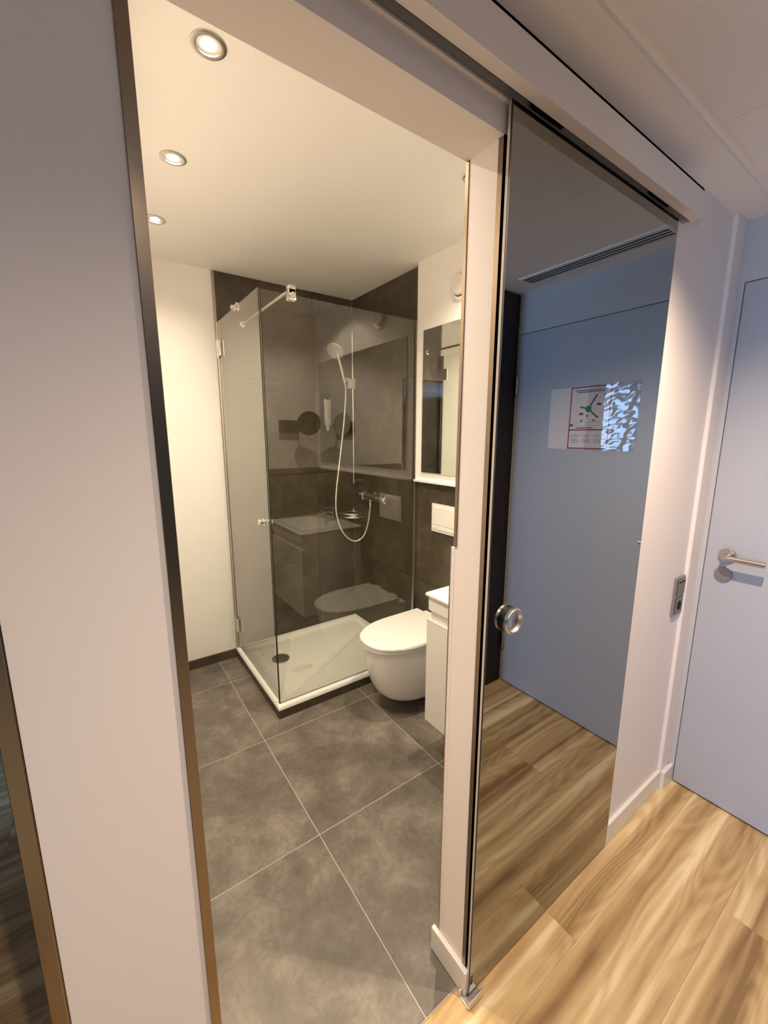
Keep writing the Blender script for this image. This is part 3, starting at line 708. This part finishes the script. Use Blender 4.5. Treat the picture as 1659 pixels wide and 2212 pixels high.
ve = thing('vent_valve', 'round white exhaust vent high on the bathroom wall', 'air vent', (1.614, 1.622, 2.255))
obj('vent_ring', lathe(bmesh.new(), (1.614, 1.612, 2.247), (-1, 0, 0), [(0, 0.074), (0.008, 0.073), (0.013, 0.066), (0.010, 0.054), (-0.0, 0.052)], 44, cap1=False, cap0=False), 'white_plastic', ve, smooth=True)
obj('vent_hole', lathe(bmesh.new(), (1.6135, 1.612, 2.247), (-1, 0, 0), [(0, 0.054), (0.0008, 0.054)], 36), 'grey_plastic', ve)
obj('vent_disc', lathe(bmesh.new(), (1.614, 1.612, 2.247), (-1, 0, 0), [(0.004, 0.012), (0.006, 0.045), (0.018, 0.049), (0.024, 0.044), (0.026, 0.01)], 40), 'white_plastic', ve, smooth=True)

cm = thing('cosmetic_mirror', 'round shaving mirror on a dark bracket, seen reflected in the shower glass', 'mirror', (1.40, 0.72, 1.53))
obj('bracket', bx(1.26, 1.425, YI, YI + 0.035, 1.525, 1.625, bev=0.004), 'dark_wood', cm)
obj('arm', tube(bmesh.new(), [(1.40, YI + 0.03, 1.575), (1.42, YI + 0.10, 1.575), (1.455, YI + 0.15, 1.60)], 0.007, 10, 5), 'chrome', cm, smooth=True)
cmax = Vector((-0.25, 1.0, -0.15)).normalized()
obj('rim', lathe(bmesh.new(), (1.455, YI + 0.150, 1.60), cmax, [(-0.004, 0.085), (-0.006, 0.092), (0.0, 0.097), (0.008, 0.095), (0.008, 0.088), (0.005, 0.088)], 44, cap1=False), 'chrome', cm, smooth=True)
obj('mirror_glass', lathe(bmesh.new(), Vector((1.455, YI + 0.150, 1.60)) + cmax * 0.005, cmax, [(0, 0.088), (0.001, 0.088)], 44), 'cosmetic_mirror', cm)

# ================================================================== HALLWAY THINGS
sw = thing('card_switch', 'grey metal two-gang plate with card slot and socket beside the entry door', 'switch', (1.82, YW - 0.004, 0.81))
obj('plate', bx(1.778, 1.862, YW - 0.009, YW - 0.0003, 0.810, 0.966, bev=0.002), 'grey_plate', sw)
obj('card_slot', bx(1.787, 1.853, YW - 0.013, YW - 0.009, 0.893, 0.957, bev=0.002), 'switch_insert', sw)
obj('slot_gap', bx(1.792, 1.848, YW - 0.0136, YW - 0.0125, 0.945, 0.950), 'dark_hole', sw)
skt = obj('socket_insert', bx(1.787, 1.853, YW - 0.012, YW - 0.009, 0.819, 0.884, bev=0.002), 'switch_insert', sw)
obj('socket_hole', lathe(bmesh.new(), (1.820, YW - 0.012, 0.851), (0, -1, 0), [(-0.001, 0.019), (0.0004, 0.019)], 28), 'dark_hole', skt)

# paper notice in a crumpled clear sleeve on the entry door
po = thing('evacuation_notice', 'evacuation plan in a crinkled plastic sleeve on the entry door', 'notice', (XD - 0.003, 0.07, 1.435))
Q = 1.146                                              # reflected position -> door position
obj('paper_sheet', bx(XD - 0.0016, XD - 0.0004, -0.143, 0.172, 1.437, 1.733), 'paper', po)
def mark(name, y0, y1, z0, z1, m, lift=0.0):
    return obj(name, bx(XD - 0.0021 - lift, XD - 0.0016, min(y0, y1), max(y0, y1), z0, z1), m, po)
fy0, fy1, fz0, fz1 = -0.034, 0.163, 1.440, 1.732
for a in ((fy0, fy1, fz1 - 0.005, fz1), (fy0, fy1, fz0, fz0 + 0.005), (fy0, fy0 + 0.005, fz0, fz1), (fy1 - 0.005, fy1, fz0, fz1), (fy0, fy1, 1.528, 1.533)):
    mark('red_frame', *a, 'print_red')
W_ = fy1 - fy0
def py(u): return fy0 + u * W_
for u0, u1, z in ((0.12, 0.92, 1.713), (0.16, 0.88, 1.705)): mark('text_line', py(u0), py(u1), z, z + 0.0035, 'print_dark')
mark('text_line', py(0.2), py(0.62), 1.538, 1.542, 'print_red')
pc = (py(0.47), 1.628)
obj('plan_core', lathe(bmesh.new(), (XD - 0.0016, pc[0], pc[1]), (-1, 0, 0), [(0, 0.0155), (0.0009, 0.0155)], 10), 'print_green', po)
def arm(y1, z1, w, m):
    b = bmesh.new(); d = Vector((0, y1 - pc[0], z1 - pc[1])); nrm = Vector((0, -d.z, d.y)).normalized() * w
    p = [Vector((XD - 0.0020, *pc)) + nrm, Vector((XD - 0.0020, *pc)) - nrm, Vector((XD - 0.0020, y1, z1)) - nrm, Vector((XD - 0.0020, y1, z1)) + nrm]
    loft(b, [p, [q + Vector((0.0004, 0, 0)) for q in p]]); obj('plan_wing', b, m, po)
arm(py(0.66), 1.692, 0.0035, 'print_dark'); arm(py(0.26), 1.640, 0.004, 'print_green'); arm(py(0.68), 1.592, 0.003, 'print_dark')
for u, z, m in ((0.72, 1.648, 'print_red'), (0.30, 1.606, 'print_red')): mark('plan_mark', py(u) - 0.010, py(u) + 0.010, z - 0.005, z + 0.005, m)
for u, z in ((0.85, 1.690), (0.70, 1.590), (0.45, 1.596), (0.32, 1.574), (0.62, 1.574)): mark('plan_mark', py(u) - 0.005, py(u) + 0.005, z - 0.0035, z + 0.0035, 'print_dark')
mark('plan_mark', py(0.03), py(0.11), 1.549, 1.558, 'print_dark')
for u in (0.16, 0.40, 0.62):
    for z in (1.549, 1.564): mark('legend_line', py(u), py(u + 0.17), z, z + 0.0015, 'print_grey')
for i, u in enumerate((0.08, 0.38, 0.66)):
    for k, z in enumerate((1.504, 1.496, 1.484, 1.478, 1.470)): mark('text_line', py(u), py(u + 0.22 - 0.03 * ((i + k) % 3)), z, z + 0.0022, 'print_grey')
sl_ = bmesh.new(); ns, ms = 46, 56; sy0, sy1, sz0, sz1 = 0.055, 0.285, 1.434, 1.737
Gs = []
for i in range(ns + 1):
    row = []
    for j in range(ms + 1):
        y = sy0 + (sy1 - sy0) * i / ns; z = sz0 + (sz1 - sz0) * j / ms
        e = sst((y - 0.085) / 0.07) * (1 - 0.8 * sst((y - 0.262) / 0.02))
        a = noise.noise(Vector((y * 26 + z * 16, z * 62 - y * 22, 3.1))) * 0.0015 + noise.noise(Vector((y * 55, z * 90, 8.0))) * 0.0003
        bul = 0.017 * sst((y - 0.075) / 0.065) * max(0.0, min(1.0, (0.285 - y) / 0.145))
        row.append(sl_.verts.new((XD - 0.0035 - bul - a * e - 0.0002 * noise.noise(Vector((y * 30, z * 30, 0))), y, z)))
    Gs.append(row)
for i in range(ns):
    for j in range(ms): sl_.faces.new((Gs[i][j], Gs[i + 1][j], Gs[i + 1][j + 1], Gs[i][j + 1]))
obj('plastic_sleeve', sl_, 'plastic_sleeve', po, smooth=True, label='crumpled shiny clear sleeve')

# ceiling air grille near the entry door
gr = thing('ceiling_grille', 'long slotted air grille in the hallway ceiling by the entry door', 'air grille', (1.82, 0.08, ZH))
GX0, GX1, GY0, GY1 = 1.775, 1.862, -0.225, 0.392
fr = bmesh.new()
for a in ((GX0 - 0.012, GX0, GY0 - 0.012, GY1 + 0.012), (GX1, GX1 + 0.012, GY0 - 0.012, GY1 + 0.012), (GX0, GX1, GY0 - 0.012, GY0), (GX0, GX1, GY1, GY1 + 0.012)):
    box(fr, *a, ZH - 0.006, ZH + 0.001)
obj('frame', fr, 'ceiling_paint', gr)
obj('duct', bx(GX0, GX1, GY0, GY1, ZH - 0.0012, ZH - 0.0004), 'dark_hole', gr)
for i in range(4):
    x = GX0 + 0.008 + (GX1 - GX0 - 0.016) * i / 3
    obj('slat', bx(x - 0.006, x + 0.006, GY0, GY1, ZH - 0.005, ZH - 0.0012, bev=0.001, seg=1), 'aluminium', gr)

# wardrobe on the far side of the hallway (seen only in the sliding door)
wa = thing('wardrobe', 'dark brown wooden wardrobe reflected at the left of the sliding door', 'wardrobe', (1.82, -0.85, 0))
obj('body', bx(1.70, 1.956, -1.40, -0.367, 0.0, 2.235, bev=0.001, seg=1), 'dark_wood', wa)
for y0, y1 in ((-1.398, -0.886), (-0.882, -0.369)):
    dd = obj('wardrobe_door', bx(1.680, 1.700, y0, y1, 0.08, 2.23, bev=0.001, seg=1), 'dark_wood', wa)
    yy = y1 - 0.04 if y0 < -1 else y0 + 0.04
    b_ = bmesh.new(); cyl(b_, (1.672, yy, 1.0), (1.672, yy, 1.2), 0.006, 10); obj('pull', b_, 'steel', dd, smooth=True)

# dark low bench in the bedroom seen past the partition
be = thing('bedroom_bench', 'black low bench in the dim bedroom at the left picture edge', 'bench', (-1.0, 2.9, 0))
obj('top', bx(-1.75, -0.42, 2.45, 2.95, 0.40, 0.46, bev=0.01), 'headboard', be)
obj('side', bx(-1.75, -0.42, 2.49, 2.93, 0.06, 0.40), 'headboard', be)
for x in (-1.70, -0.50):
    for y in (2.50, 2.90):
        b_ = bmesh.new(); cyl(b_, (x, y, 0.0), (x, y, 0.40), 0.018, 12); obj('leg', b_, 'steel', be, smooth=True)
# curtains at the window sides
for y, lab in ((-1.54, 'grey curtain gathered on the wardrobe side of the bedroom window'), (-0.16, 'grey curtain gathered on the bench side of the bedroom window')):
    b_ = bmesh.new(); pts0 = []; 
    for i in range(41):
        yy = y - 0.16 + 0.32 * i / 40; pts0.append((-2.90 + 0.03 * math.sin(i * 1.25), yy))
    top = [b_.verts.new((p[0], p[1], 2.22)) for p in pts0] + [b_.verts.new((p[0] + 0.004, p[1], 2.22)) for p in pts0[::-1]]
    bot = [b_.verts.new((v.co.x, v.co.y, 0.02)) for v in top]
    for i in range(len(top)): b_.faces.new((top[i], top[(i + 1) % len(top)], bot[(i + 1) % len(top)], bot[i]))
    tag(obj('curtain', b_, 'curtain', smooth=True), lab, 'curtain', 'bedroom curtains')
